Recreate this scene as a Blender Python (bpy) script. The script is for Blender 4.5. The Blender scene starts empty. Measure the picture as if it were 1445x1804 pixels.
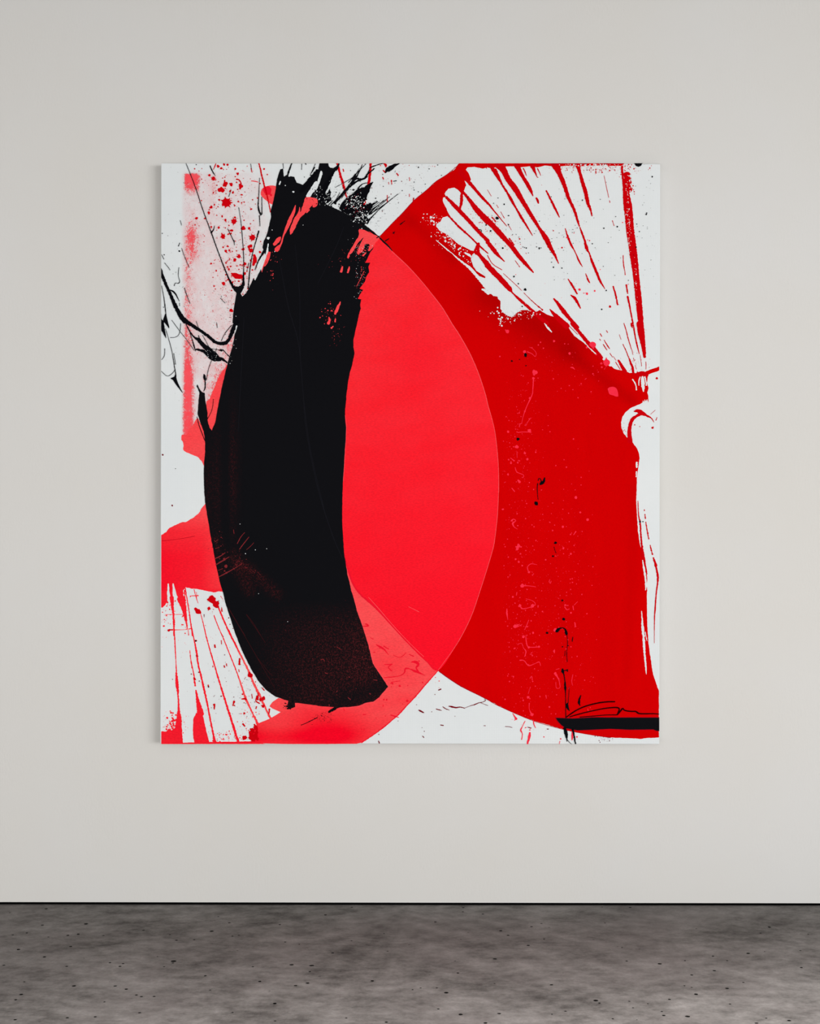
import bpy, bmesh, math, random
from mathutils import Vector, noise
from mathutils.geometry import delaunay_2d_cdt

random.seed(7)
C = bpy.context.scene.collection
SC = bpy.context.scene

# ------------------------------------------------------------------ camera, light, exposure
S = 0.002                     # metres per photo pixel on the wall plane
CAM_D, CAM_H = 4.8, 1.3852    # camera distance from the wall, height
F_PX = CAM_D / S
ROLL = math.radians(0.085)
cam_d = bpy.data.cameras.new('camera')
cam_d.sensor_fit = 'HORIZONTAL'; cam_d.sensor_width = 36.0
cam_d.lens = F_PX / 1445.0 * 36.0
cam = bpy.data.objects.new('camera', cam_d); C.objects.link(cam)
cam.location = (0, -CAM_D, CAM_H)
cam.rotation_euler = (math.radians(90), -ROLL, 0)
SC.camera = cam

SC.view_settings.view_transform = 'Standard'
SC.view_settings.look = 'None'
SC.view_settings.gamma = 1.0
SC.view_settings.exposure = 0.17
SC.view_settings.use_curve_mapping = False

w = bpy.data.worlds.new('world'); SC.world = w; w.use_nodes = True
bg = w.node_tree.nodes['Background']
bg.inputs['Color'].default_value = (1.0, 0.99, 0.975, 1)
bg.inputs['Strength'].default_value = 0.94

def area(name, loc, target, sx, sy, power, col=(1, 1, 1)):
    l = bpy.data.lights.new(name, 'AREA'); l.shape = 'RECTANGLE'
    l.size = sx; l.size_y = sy; l.energy = power; l.color = col
    o = bpy.data.objects.new(name, l); C.objects.link(o)
    o.location = loc
    o.rotation_euler = (Vector(target) - Vector(loc)).to_track_quat('-Z', 'Y').to_euler()
    return o
area('side_window_light', (11.5, -13.0, 1.7), (0.0, 0.0, 1.2), 9.5, 3.4, 1200, (0.965, 0.99, 1.0))
area('overhead_fill_light', (0.7, -2.9, 3.55), (0.7, -2.9, 0.0), 5.0, 1.3, 14, (1.0, 0.995, 0.985))  # unseen fill added overhead, grades the wall and floor brightness
area('front_fill_light', (-1.6, -6.6, 0.6), (-0.6, 0.0, 0.4), 4.0, 1.0, 66, (1.0, 1.0, 1.0))  # fill added behind the camera to lift the lower wall
for sx, pw in ((-1.7, 260), (0.2, 560), (2.0, 1150)):              # added fill spots, brighten the floor away from the wall
    l = bpy.data.lights.new('floor_fill_spot', 'SPOT'); l.energy = pw; l.spot_size = math.radians(72); l.spot_blend = 1.0
    l.shadow_soft_size = 0.15; l.color = (1.0, 0.995, 0.985)
    o = bpy.data.objects.new('floor_fill_spot', l); C.objects.link(o); o.location = (sx, -2.5, 3.4)

# ------------------------------------------------------------------ materials
def srgb(r, g, b):
    f = lambda v: (v / 12.92 if v <= 0.04045 else ((v + 0.055) / 1.055) ** 2.4)
    return (f(r / 255), f(g / 255), f(b / 255), 1)

class NT:
    def __init__(s, name):
        s.m = bpy.data.materials.new(name); s.m.use_nodes = True
        s.t = s.m.node_tree; s.n = s.t.nodes; s.l = s.t.links
        s.b = s.n['Principled BSDF']; s.out = s.n['Material Output']
    def add(s, k, **kw):
        x = s.n.new(k)
        for a, v in kw.items(): setattr(x, a, v)
        return x
    def coord(s, scale=(1, 1, 1)):
        tc = s.add('ShaderNodeTexCoord'); mp = s.add('ShaderNodeMapping')
        mp.inputs['Scale'].default_value = scale
        s.l.new(tc.outputs['Object'], mp.inputs['Vector'])
        return mp.outputs['Vector']
    def noise(s, vec, scale, detail=4, rough=0.55):
        x = s.add('ShaderNodeTexNoise')
        x.inputs['Scale'].default_value = scale; x.inputs['Detail'].default_value = detail
        x.inputs['Roughness'].default_value = rough
        s.l.new(vec, x.inputs['Vector']); return x.outputs['Fac']
    def ramp(s, fac, stops):
        x = s.add('ShaderNodeValToRGB'); e = x.color_ramp.elements
        while len(e) < len(stops): e.new(0.5)
        for i, (p, c) in enumerate(stops):
            e[i].position = p; e[i].color = c if len(c) == 4 else (*c, 1)
        s.l.new(fac, x.inputs['Fac']); return x.outputs['Color']
    def math(s, op, a, b=None, clamp=False):
        x = s.add('ShaderNodeMath', operation=op, use_clamp=clamp)
        for i, v in enumerate((a, b)):
            if v is None: continue
            if isinstance(v, (int, float)): x.inputs[i].default_value = v
            else: s.l.new(v, x.inputs[i])
        return x.outputs[0]
    def mix(s, fac, a, b, mode='MIX'):
        x = s.add('ShaderNodeMix', data_type='RGBA', blend_type=mode)
        for i, v in ((0, fac), (6, a), (7, b)):
            if isinstance(v, (int, float)): x.inputs[i].default_value = v
            elif isinstance(v, tuple): x.inputs[i].default_value = v
            else: s.l.new(v, x.inputs[i])
        return x.outputs[2]
    def bump(s, h, strength, dist=0.001):
        x = s.add('ShaderNodeBump'); x.inputs['Strength'].default_value = strength
        x.inputs['Distance'].default_value = dist
        s.l.new(h, x.inputs['Height']); s.l.new(x.outputs['Normal'], s.b.inputs['Normal'])
    def attr(s, name):
        x = s.add('ShaderNodeAttribute'); x.attribute_name = name; return x.outputs['Fac']
    def col(s, c):
        if isinstance(c, tuple): s.b.inputs['Base Color'].default_value = c
        else: s.l.new(c, s.b.inputs['Base Color'])
    def finish(s, rough=0.8, spec=0.1):
        s.b.inputs['Roughness'].default_value = rough
        s.b.inputs['Specular IOR Level'].default_value = spec
        return s.m

def alb(r, g, b, k=0.95):      # colour that a surface shows in the room's light, as an albedo
    c = srgb(r, g, b)
    return (min(c[0] / k, 1), min(c[1] / k, 1), min(c[2] / k, 1), 1)

def mat_wall():
    n = NT('painted_plaster')
    v = n.coord(); vs = n.coord((1, 1, 0.45))
    big = n.noise(v, 1.1, 3); 
    n.col(n.ramp(big, [(0.35, alb(207, 204, 199)), (0.65, alb(208, 206, 203))]))
    fine = n.noise(vs, 130, 3); mid = n.noise(v, 5, 3)
    h = n.math('MULTIPLY', fine, n.ramp(mid, [(0.4, (0.1,) * 3), (0.65, (1,) * 3)]))
    n.bump(h, 0.5, 0.0016)
    return n.finish(0.75, 0.15)

def mat_floor():
    n = NT('polished_concrete')
    v = n.coord(); vx = n.coord((0.75, 1, 1))
    a = n.noise(vx, 4.0, 8, 0.66); b = n.noise(vx, 17, 8, 0.72); c = n.noise(v, 120, 3)
    s = n.math('ADD', n.math('MULTIPLY', a, 0.5), n.math('MULTIPLY', b, 0.5))
    colr = n.ramp(s, [(0.38, srgb(80, 76.5, 74)), (0.5, srgb(120, 116, 113)), (0.62, srgb(148, 144, 141))])
    warm = n.noise(v, 1.7, 3)
    colr = n.mix(n.ramp(warm, [(0.45, (0,) * 3), (0.7, (0.4,) * 3)]), colr, srgb(131, 123, 121.5))
    colr = n.mix(n.ramp(c, [(0.3, (0.14,) * 3), (0.7, (0,) * 3)]), colr, (0.03, 0.03, 0.03, 1))
    vo = n.add('ShaderNodeTexVoronoi'); vo.inputs['Scale'].default_value = 15
    n.l.new(v, vo.inputs['Vector'])
    sep = n.add('ShaderNodeSeparateColor'); n.l.new(vo.outputs['Color'], sep.inputs[0])
    rad = n.math('MULTIPLY', n.math('POWER', sep.outputs[0], 3.0), 0.075)
    pit = n.math('LESS_THAN', vo.outputs['Distance'], rad)
    colr = n.mix(n.math('MULTIPLY', pit, 0.45), colr, (0.02, 0.019, 0.018, 1))
    n.col(colr)
    n.bump(b, 0.08, 0.001)
    return n.finish(0.8, 0.06)

def weave(n, amount=0.25):
    v = n.coord()
    sx = n.add('ShaderNodeTexWave', bands_direction='X'); sx.inputs['Scale'].default_value = 120
    sz = n.add('ShaderNodeTexWave', bands_direction='Z'); sz.inputs['Scale'].default_value = 120
    for q in (sx, sz):
        q.inputs['Distortion'].default_value = 1.5; n.l.new(v, q.inputs['Vector'])
    h = n.math('ADD', sx.outputs['Fac'], sz.outputs['Fac'])
    n.bump(h, amount, 0.0004)
    return v

def mat_canvas():
    n = NT('primed_canvas'); v = weave(n, 0.3)
    n.col(n.ramp(n.noise(v, 3, 3), [(0.3, alb(215, 219, 220)), (0.7, alb(219, 222, 222))]))
    return n.finish(0.85, 0.1)

def mat_paint(name, base, alt, amount=0.25, scale=(6, 6, 6), rough=0.75, spec=0.0, tone=None, stretch=(1, 1, 1), fibre=1.0):
    n = NT(name); weave(n, 0.2)
    v = n.coord(stretch)
    f = n.ramp(n.noise(v, scale[0], 5, 0.6), [(0.35, (0,) * 3), (0.65, (1,) * 3)])
    c = n.mix(n.math('MULTIPLY', f, amount), base, alt)
    if tone is not None:
        c = n.mix(n.attr('tone'), c, tone)
    fib = n.ramp(n.noise(n.coord((0.45, 1, 1.5)), 230, 3, 0.7), [(0.38, (0.87,) * 3), (0.6, (1,) * 3)])
    n.col(n.mix(fibre, c, fib, 'MULTIPLY')); return n.finish(rough, spec)

def mat_veil():
    n = NT('dry_brushed_coral'); v = n.coord((1, 1, 0.8))
    a = n.noise(v, 330, 2, 0.6); b = n.noise(v, 95, 3, 0.6)
    s = n.math('ADD', n.math('MULTIPLY', a, 0.5), n.math('MULTIPLY', b, 0.5))
    th = n.math('SUBTRACT', 0.68, n.math('MULTIPLY', n.attr('cover'), 0.365))
    k = n.math('MULTIPLY', n.math('SUBTRACT', s, th), 8.0, True)
    wash = n.math('MULTIPLY', n.math('ADD', n.math('MULTIPLY', n.noise(v, 26, 5, 0.7), 2.0), -0.5, True), n.math('MULTIPLY', n.attr('cover'), 0.55, True))
    n.col(n.mix(n.noise(v, 40, 2), alb(255, 58, 68), alb(254, 96, 106)))
    tr = n.add('ShaderNodeBsdfTransparent'); mx = n.add('ShaderNodeMixShader')
    n.l.new(n.math('MAXIMUM', wash, n.math('MULTIPLY', k, n.math('ADD', n.math('MULTIPLY', n.attr('cover'), 0.6), 0.34, True))), mx.inputs[0])
    n.l.new(tr.outputs[0], mx.inputs[1]); n.l.new(n.b.outputs[0], mx.inputs[2])
    n.l.new(mx.outputs[0], n.out.inputs['Surface'])
    return n.finish(0.8, 0.05)

def mat_black():
    n = NT('black_acrylic')
    v = n.coord((1, 1, 0.22)); vv = n.coord()
    g = n.attr('grain')
    s = n.math('ADD', n.math('MULTIPLY', n.noise(vv, 420, 2), 0.6), n.math('MULTIPLY', n.noise(vv, 140, 2), 0.4))
    k = n.math('MULTIPLY', n.math('SUBTRACT', s, 0.50), 9.0, True)
    k = n.math('MULTIPLY', k, g, True)
    base = n.mix(n.math('MULTIPLY', g, 0.5), srgb(11, 11, 15), srgb(22, 10, 11))
    n.col(n.mix(n.math('MULTIPLY', k, 0.6), base, srgb(104, 30, 34)))
    n.bump(n.noise(v, 60, 4), 0.25, 0.0008)
    return n.finish(0.6, 0.03)

def mat_plain(name, c, rough=0.75, spec=0.0):
    n = NT(name); v = n.coord()
    d = tuple(x * 0.82 for x in c[:3]) + (1,)
    n.col(n.mix(n.noise(v, 90, 2), c, d)); n.bump(n.noise(v, 200, 2), 0.1, 0.0005)
    return n.finish(rough, spec)

M = dict(
    wall=mat_wall(), floor=mat_floor(), canvas=mat_canvas(), veil=mat_veil(), black=mat_black(),
    soffit=mat_plain('shading_ceiling_dark', (0.2, 0.2, 0.2, 1), 0.9, 0.0),
    gap=mat_plain('gap_shade_black', (0.003, 0.003, 0.003, 1), 0.9, 0.0),  # shade of the gap under the wall, put into the colour
    pit=mat_plain('concrete_pit', (0.006, 0.0055, 0.005, 1), 0.9, 0.05),
    crimson=mat_paint('crimson_acrylic', alb(207, 1, 3), alb(201, 0, 3), 0.6, tone=alb(168, 1, 2), stretch=(2, 1, 0.5), fibre=0.35),
    lens=mat_paint('scarlet_acrylic', alb(250, 36, 46), alb(249, 46, 56), 0.8, (7,), tone=alb(249, 16, 38), stretch=(1, 1, 2)),
    coral=mat_paint('coral_acrylic', alb(255, 80, 82), alb(253, 68, 74), 0.8, (9,), tone=alb(246, 8, 36), stretch=(1, 1, 2.5)),
    coral_edge=mat_plain('coral_ridge_acrylic', alb(252, 84, 92)),
    scarlet=mat_plain('scarlet_mark_acrylic', alb(240, 22, 46)),
    ruby=mat_plain('ruby_acrylic', alb(176, 4, 26)),
    red=mat_plain('red_streak_acrylic', alb(204, 1, 11)),
    splat=mat_plain('red_drop_acrylic', alb(208, 4, 16)),
    maroon=mat_plain('maroon_drop_acrylic', alb(120, 4, 22)),
    pink=mat_plain('pink_drop_acrylic', alb(252, 46, 70)),
    ink=mat_plain('black_drop_acrylic', srgb(13, 13, 17)),
    white=mat_plain('bare_primer', alb(224, 226, 225)),
    sign=mat_plain('signature_ink', srgb(40, 2, 5)),
    grey=mat_plain('thin_coral_acrylic', alb(128, 40, 44)),
    ridge=mat_plain('raised_black_acrylic', srgb(25, 25, 30)),
    dim=mat_plain('faint_scratch', alb(58, 22, 25)),
)

# ------------------------------------------------------------------ structure
def box_obj(name, x0, x1, y0, y1, z0, z1, mat, bevel=0, parent=None, org=(0, 0, 0), seg=2):
    bm = bmesh.new(); bmesh.ops.create_cube(bm, size=1)
    for v in bm.verts:
        v.co = Vector((x0 if v.co.x < 0 else x1, y0 if v.co.y < 0 else y1, z0 if v.co.z < 0 else z1))
    if bevel: bmesh.ops.bevel(bm, geom=bm.edges[:], offset=bevel, segments=seg, affect='EDGES', profile=0.5)
    me = bpy.data.meshes.new(name); bm.to_mesh(me); bm.free(); me.materials.append(mat)
    o = bpy.data.objects.new(name, me); C.objects.link(o)
    if parent: o.parent = parent
    return o

ceil = box_obj('shading_ceiling', -6, 6, -5.2, 0.14, 3.6, 3.7, M['soffit']); ceil['kind'] = 'structure'  # out of view, added and kept dark to shade the wall's top
GAP = 0.0088
wall = box_obj('wall_back', -6, 6, 0, 0.14, GAP, 3.7, M['wall']); wall['kind'] = 'structure'
base = box_obj('gap_shade_strip', -6, 6, 0.003, 0.14, 0.0, GAP, M['gap']); base['kind'] = 'structure'  # shadow gap at the wall foot, its shade painted as a black strip

def unroll(px, py):
    dx, dy = px - 722.5, py - 902.0
    return dx + dy * ROLL, dy - dx * ROLL

# floor with its air-bubble pits (shallow dark discs, part of the floor's own mesh)
bm = bmesh.new()
bmesh.ops.create_cube(bm, size=1)
for v in bm.verts:
    v.co = Vector((v.co.x * 12, -7.0 if v.co.y < 0 else 0.14, -0.08 if v.co.z < 0 else 0.0))
def pit(px, py, wpx):
    dx, dy = unroll(px, py)
    dist = CAM_H * F_PX / dy                      # where that spot lies on the floor
    x, y = dx / F_PX * dist, dist - CAM_D
    r = wpx / F_PX * dist * 0.43
    sq = random.uniform(0.75, 1.05)
    vs = [bm.verts.new((x + r * math.cos(a) * random.uniform(.85, 1.1), y + r * sq * math.sin(a) * random.uniform(.85, 1.1), 0.0004))
          for a in [i * math.tau / 14 for i in range(14)]]
    f = bm.faces.new(vs); f.material_index = 1
    if f.normal.z < 0: f.normal_flip()
def pits(x0, y0, sc, s):
    for t in s.split():
        a, b, c = map(float, t.split(',')); pit(x0 + a / sc, y0 + b / sc, c / sc)
pits(0, 1540, 2.89, "216,260,20 438,254,26 235,177,20 398,306,20 345,312,18 360,369,20 94,384,22 226,422,20 20,464,18 137,300,16 731,286,16 1078,291,28 "
     "1168,248,18 1112,217,14 1184,316,14 1216,312,12 899,337,18 989,334,14 884,444,34 880,453,16 560,451,16 627,456,18 611,470,18 340,470,18 1288,472,16 "
     "1323,547,20 1046,518,18 377,570,24 587,570,22 643,586,20 108,613,24 80,640,18 695,616,18 720,624,20 785,623,18 1070,591,14 1400,659,20 711,706,20 485,727,18 "
     "343,732,20 77,742,20 532,651,14 1425,258,14 865,309,12 527,313,14 65,310,16 247,321,12 836,472,12 124,549,14 1184,705,14 1400,748,14 802,420,10 50,197,12")
pits(480, 1540, 2.89, "98,462,26 200,466,30 191,497,16 118,568,22 179,555,24 307,402,18 38,257,14 65,346,14 587,393,14 569,303,12 509,544,22 12,659,24 886,604,28 "
     "958,715,26 1155,710,24 580,754,20 1133,432,26 1163,289,20 1201,312,18 1303,363,20 1384,331,14 830,244,16 972,171,16 970,192,14 1072,204,16 1320,268,18 945,504,18 "
     "930,443,12 755,580,14 714,589,12 837,580,14 1421,564,20 845,687,16 1085,758,24 376,733,14 403,340,12 137,358,12 1370,252,14 1132,558,12 15,748,14 405,169,14 960,332,10 270,208,18")
pits(945, 1540, 2.89, "478,170,18 336,168,10 350,249,12 1187,270,20 1142,301,14 437,374,14 460,443,16 629,457,26 900,418,16 972,441,14 757,441,14 907,492,20 792,514,18 "
     "1079,404,22 1163,395,10 1345,390,14 1350,476,18 78,564,20 1055,552,16 972,582,24 814,612,24 792,577,12 755,569,12 678,638,18 474,648,14 303,644,28 322,657,16 "
     "568,660,12 493,681,12 640,700,14 650,720,20 770,725,32 987,662,14 149,698,16 1288,746,22 1171,734,14 1122,759,22 390,737,14 512,742,10 80,714,12 815,278,10 1385,306,12")
me = bpy.data.meshes.new('floor'); bm.to_mesh(me); bm.free()
me.materials.append(M['floor']); me.materials.append(M['pit'])
fl = bpy.data.objects.new('floor', me); C.objects.link(fl); fl['kind'] = 'structure'

# ------------------------------------------------------------------ the painting
TH = 0.042                                  # canvas depth
FRONT = -TH
KF = (CAM_D - TH) / CAM_D                   # the front face is nearer than the wall
def L(px, py):                              # photo pixel -> point on the canvas face (x, z)
    dx, dy = unroll(px, py)
    return dx * S * KF, CAM_H - dy * S * KF

x0, z1 = L(284.0, 287.5); x1, z0 = L(1161.8, 1311.0)
root = bpy.data.objects.new('abstract_painting', None); C.objects.link(root)
OX, OZ = (x0 + x1) / 2, z0
root.location = (OX, 0, OZ); root.empty_display_size = 0.2
root['label'] = 'large unframed abstract canvas in red, coral, black and white hung on pale wall'
root['category'] = 'painting'
x0 -= OX; x1 -= OX; z0 -= OZ; z1 -= OZ
cv = box_obj('canvas', x0, x1, FRONT, -0.0005, z0, z1, M['canvas'], bevel=0.0016, parent=root)
cv['label'] = 'white primed canvas'

TAG = dict(O=(0, 0, 1), A=(260, 270, 4.8167), B=(560, 270, 4.8167), C=(860, 270, 4.8167), c=(1000, 270, 7.225), l=(260, 470, 7.225),
           D=(260, 570, 4.8167), E=(560, 570, 4.8167), F=(860, 570, 4.8167), f=(1000, 570, 7.225), G=(260, 820, 4.8167), H=(860, 820, 4.8167),
           I=(260, 1050, 4.8167), J=(560, 1050, 4.8167), K=(860, 1050, 4.8167), k=(960, 1150, 6.0208), R=(1060, 870, 4.75))
EX0, EX1, EY0, EY1 = 284.2, 1161.6, 287.8, 1310.8

def parse(s):                 # "A 12,30 40,50,8 B ..." -> pixel points (x, y, width)
    t = None; out = []
    for w_ in s.split():
        if w_ in TAG: t = TAG[w_]; continue
        q = [float(v) for v in w_.split(',')]
        out.append((t[0] + q[0] / t[2], t[1] + q[1] / t[2], (q[2] / t[2]) if len(q) > 2 else 1.0))
    return out

def catmull(p, closed, step=2.0):
    n = len(p); out = []
    for i in range(n if closed else n - 1):
        g = (lambda j: p[j % n]) if closed else (lambda j: p[max(0, min(n - 1, j))])
        a, b, c_, d = g(i - 1), g(i), g(i + 1), g(i + 2)
        m = max(1, min(60, int(math.hypot(c_[0] - b[0], c_[1] - b[1]) / step)))
        for s_ in range(m):
            t = s_ / m
            out.append(tuple(0.5 * (2 * b[k] + (c_[k] - a[k]) * t + (2 * a[k] - 5 * b[k] + 4 * c_[k] - d[k]) * t * t +
                                    (3 * b[k] - a[k] - 3 * c_[k] + d[k]) * t ** 3) for k in range(3)))
    if not closed: out.append(p[-1])
    return out

def linear(p, step=2.0):
    n = len(p); out = []
    for i in range(n):
        b, c_ = p[i], p[(i + 1) % n]
        m = max(1, int(math.hypot(c_[0] - b[0], c_[1] - b[1]) / step))
        for s_ in range(m):
            t = s_ / m; out.append(tuple(b[k] + (c_[k] - b[k]) * t for k in range(3)))
    return out

def jit(x, y, amp, seed=0.0):
    if not amp: return x, y
    v = noise.noise_vector((x * 0.33, y * 0.33, seed)); u = noise.noise_vector((x * 0.11, y * 0.11, seed + 9))
    return x + amp * (v.x + 0.8 * u.x), y + amp * (v.y + 0.8 * u.y)

class Layer:
    def __init__(s, name, mat, h, label=None, attrs=None, grid=0, stuff=False, split=None):
        s.split = split
        s.name, s.mat, s.h, s.label, s.attrs, s.grid, s.stuff = name, mat, h, label, attrs or {}, grid, stuff
        s.rings = []
    def poly(s, st, rough=0.4, sharp=False):
        p = parse(st); p = linear(p) if sharp else catmull(p, True)
        s.rings.append([jit(x, y, rough, len(s.rings)) for x, y, _ in p]); return s
    def stroke(s, st, rough=0.5):
        p = parse(st)
        if len(p) < 2: return s
        p = catmull(p, False, 1.6); a = []; b = []
        for i, (x, y, w_) in enumerate(p):
            q, r = p[max(0, i - 1)], p[min(len(p) - 1, i + 1)]
            tx, ty = r[0] - q[0], r[1] - q[1]; d = math.hypot(tx, ty) or 1
            nx, ny = -ty / d, tx / d
            w_ = max(w_, 0.7) * 0.5
            am = rough * min(w_, 1.7)
            w1 = max(.2, w_ + am * noise.noise((x * 0.4, y * 0.4, 3))); w2 = max(.2, w_ + am * noise.noise((x * 0.4, y * 0.4, 17)))
            a.append((x + nx * w1, y + ny * w1)); b.append((x - nx * w2, y - ny * w2))
            if i in (0, len(p) - 1) and w_ > 0.8:          # rounded end
                sg_ = -1 if i == 0 else 1
                cap = [(x + sg_ * tx / d * w_ * 0.8 * math.sin(t) + nx * w_ * math.cos(t), y + sg_ * ty / d * w_ * 0.8 * math.sin(t) + ny * w_ * math.cos(t)) for t in (.5, 1.0, 1.57, 2.14, 2.64)]
                if i == 0: c0 = cap[::-1]
                else: c1 = cap
            elif i == 0: c0 = []
            elif i == len(p) - 1: c1 = []
        s.rings.append(a + c1 + b[::-1] + c0); return s
    def strokes(s, block, rough=0.5):
        for ln in block.strip().split('\n'):
            if ln.strip(): s.stroke(ln.strip(), rough)
        return s
    def broken(s, st, duty=0.6, rough=0.6):      # an interrupted dry streak
        p = catmull(parse(st), False, 1.5); i = 0
        while i < len(p) - 2:
            m = random.randint(2, 7)
            if random.random() < duty:
                seg = p[i:i + m + 1]
                s.stroke('O ' + ' '.join('%.2f,%.2f,%.2f' % (x, y, w_ * random.uniform(.6, 1.3)) for x, y, w_ in seg), rough)
            i += m
        return s
    def blob(s, x, y, rx, ry=None, irr=0.3, n=None, rot=0.0):
        ry = ry or rx; n = n or max(7, min(28, int(7 + rx * 2.2))); sd = random.random() * 50; pts = []
        for i in range(n):
            a = i * math.tau / n
            k = 1 + irr * noise.noise((math.cos(a) * 1.3, math.sin(a) * 1.3, sd)) * 1.6
            u, v = rx * k * math.cos(a), ry * k * math.sin(a)
            pts.append((x + u * math.cos(rot) - v * math.sin(rot), y + u * math.sin(rot) + v * math.cos(rot)))
        s.rings.append(pts); return s
    def star(s, x, y, r, spikes=7):
        n = spikes * 4; sd = random.random() * 50; pts = []
        for i in range(n):
            a = i * math.tau / n
            k = 1 + (0.5 * random.random() if i % 4 == 0 else -0.12) + 0.25 * noise.noise((math.cos(a), math.sin(a), sd))
            pts.append((x + r * k * math.cos(a), y + r * k * math.sin(a)))
        s.rings.append(pts); return s
    def dots(s, st, irr=0.3, star=0):
        for x, y, r in parse(st):
            if star and r > star: s.star(x, y, r)
            else: s.blob(x, y, max(r, 0.55), max(r, .55) * random.uniform(.85, 1.15), irr)
        return s
    def cloud(s, n, cx, cy, sx, sy, r0, r1, inside=None, pw=3.0, stretch=1.0, rot=0.0):
        k = 0; g = 0
        while k < n and g < n * 30:
            g += 1
            x, y = random.gauss(cx, sx), random.gauss(cy, sy)
            if not (EX0 + 1 < x < EX1 - 1 and EY0 + 1 < y < EY1 - 1): continue
            if inside and not inside(x, y): continue
            r = r0 + (r1 - r0) * random.random() ** pw
            s.blob(x, y, r * stretch, r, 0.35, rot=rot + random.uniform(-.3, .3)); k += 1
        return s
    def build(s):
        lv = {}; bb = []                       # overlapping marks dry on top of each other
        for r in s.rings:
            b = (min(q[0] for q in r), max(q[0] for q in r), min(q[1] for q in r), max(q[1] for q in r))
            used = {l for c, l in bb if c[0] < b[1] and b[0] < c[1] and c[2] < b[3] and b[2] < c[3]}
            m = max(used) + 1 if used else 0
            lv[id(r)] = m % 15; bb.append((b, m % 15))
        s.lv = lv
        if not s.split: return s.make(s.name, s.rings, s.stuff)
        ar = lambda r: abs(sum(a[0] * b[1] - b[0] * a[1] for a, b in zip(r, r[1:] + r[:1]))) * .5
        big = sorted((r for r in s.rings if ar(r) >= s.split[1]), key=ar, reverse=True)[:60]
        ids = {id(r) for r in big}
        for r in big: s.make(s.split[0], [r], False)
        rest = [r for r in s.rings if id(r) not in ids]
        if rest: s.make(s.split[2], rest, True, False)
    def make(s, name, rings, stuff, lab=True):
        me = bpy.data.meshes.new(name); V = []; Fc = []
        for ring in rings:
            y = FRONT - s.h - 1.2e-5 * s.lv[id(ring)]
            r = []
            for (px, py) in ring:
                q = (min(max(px, EX0), EX1), min(max(py, EY0), EY1))
                if not r or (abs(q[0] - r[-1][0]) + abs(q[1] - r[-1][1])) > 0.02: r.append(q)
            if len(r) < 3: continue
            if abs(r[0][0] - r[-1][0]) + abs(r[0][1] - r[-1][1]) < 0.02: r.pop()
            if len(r) < 3: continue
            n = len(r); pts = [Vector(q) for q in r]
            area2 = sum(r[i][0] * r[(i + 1) % n][1] - r[(i + 1) % n][0] * r[i][1] for i in range(n))
            if abs(area2) < 0.05: continue
            if area2 < 0: pts.reverse(); r.reverse()
            if s.grid and n > 40:
                xs = [q[0] for q in r]; ys = [q[1] for q in r]
                gx = min(xs) + 1
                while gx < max(xs):
                    gy = min(ys) + 1
                    while gy < max(ys):
                        pts.append(Vector((gx, gy))); gy += s.grid
                    gx += s.grid
            edges = [(i, (i + 1) % n) for i in range(n)]
            vs, es, fs, *_ = delaunay_2d_cdt(pts, edges, [list(range(n))], 1, 1e-4)
            o = len(V)
            for q in vs: V.append((q.x, q.y, y))
            for f_ in fs: Fc.append([o + i for i in f_])
            o = len(V)
            for q in r: V.append((q[0], q[1], y))
            for q in r: V.append((q[0], q[1], FRONT))
            for i in range(n):
                j = (i + 1) % n; Fc.append([o + i, o + j, o + n + j, o + n + i])
        co = []
        for px, py, d in V:
            x, z = L(px, py); co.append((x - OX, d, z - OZ))
        me.from_pydata(co, [], Fc)
        for nm, fn in s.attrs.items():
            at = me.attributes.new(nm, 'FLOAT', 'POINT')
            for i, (px, py, d) in enumerate(V): at.data[i].value = max(0.0, min(1.0, fn(px, py)))
        bm_ = bmesh.new(); bm_.from_mesh(me)
        bmesh.ops.dissolve_degenerate(bm_, dist=1e-7, edges=bm_.edges[:])
        for f_ in bm_.faces:                                  # front faces look out of the wall
            if abs(f_.normal.y) > 0.5 and f_.normal.y > 0: f_.normal_flip()
        bm_.to_mesh(me); bm_.free()
        me.materials.append(s.mat); me.validate()
        if not Fc: return None
        o_ = bpy.data.objects.new(name, me); C.objects.link(o_); o_.parent = root
        if s.label and lab: o_['label'] = s.label
        if stuff: o_['kind'] = 'stuff'
        return o_

def gs(x, y, cx, cy, sx, sy): return math.exp(-((x - cx) / sx) ** 2 - ((y - cy) / sy) ** 2)
def seg(x, y, ax, ay, bx, by, w_):
    t = max(0, min(1, ((x - ax) * (bx - ax) + (y - ay) * (by - ay)) / ((bx - ax) ** 2 + (by - ay) ** 2)))
    d = math.hypot(x - ax - t * (bx - ax), y - ay - t * (by - ay)); return math.exp(-(d / w_) ** 2)
def lerp_tab(v, tab):
    if v <= tab[0][0]: return tab[0][1]
    for (a, p), (b, q) in zip(tab, tab[1:]):
        if v <= b: return p + (q - p) * (v - a) / (b - a)
    return tab[-1][1]

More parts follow.
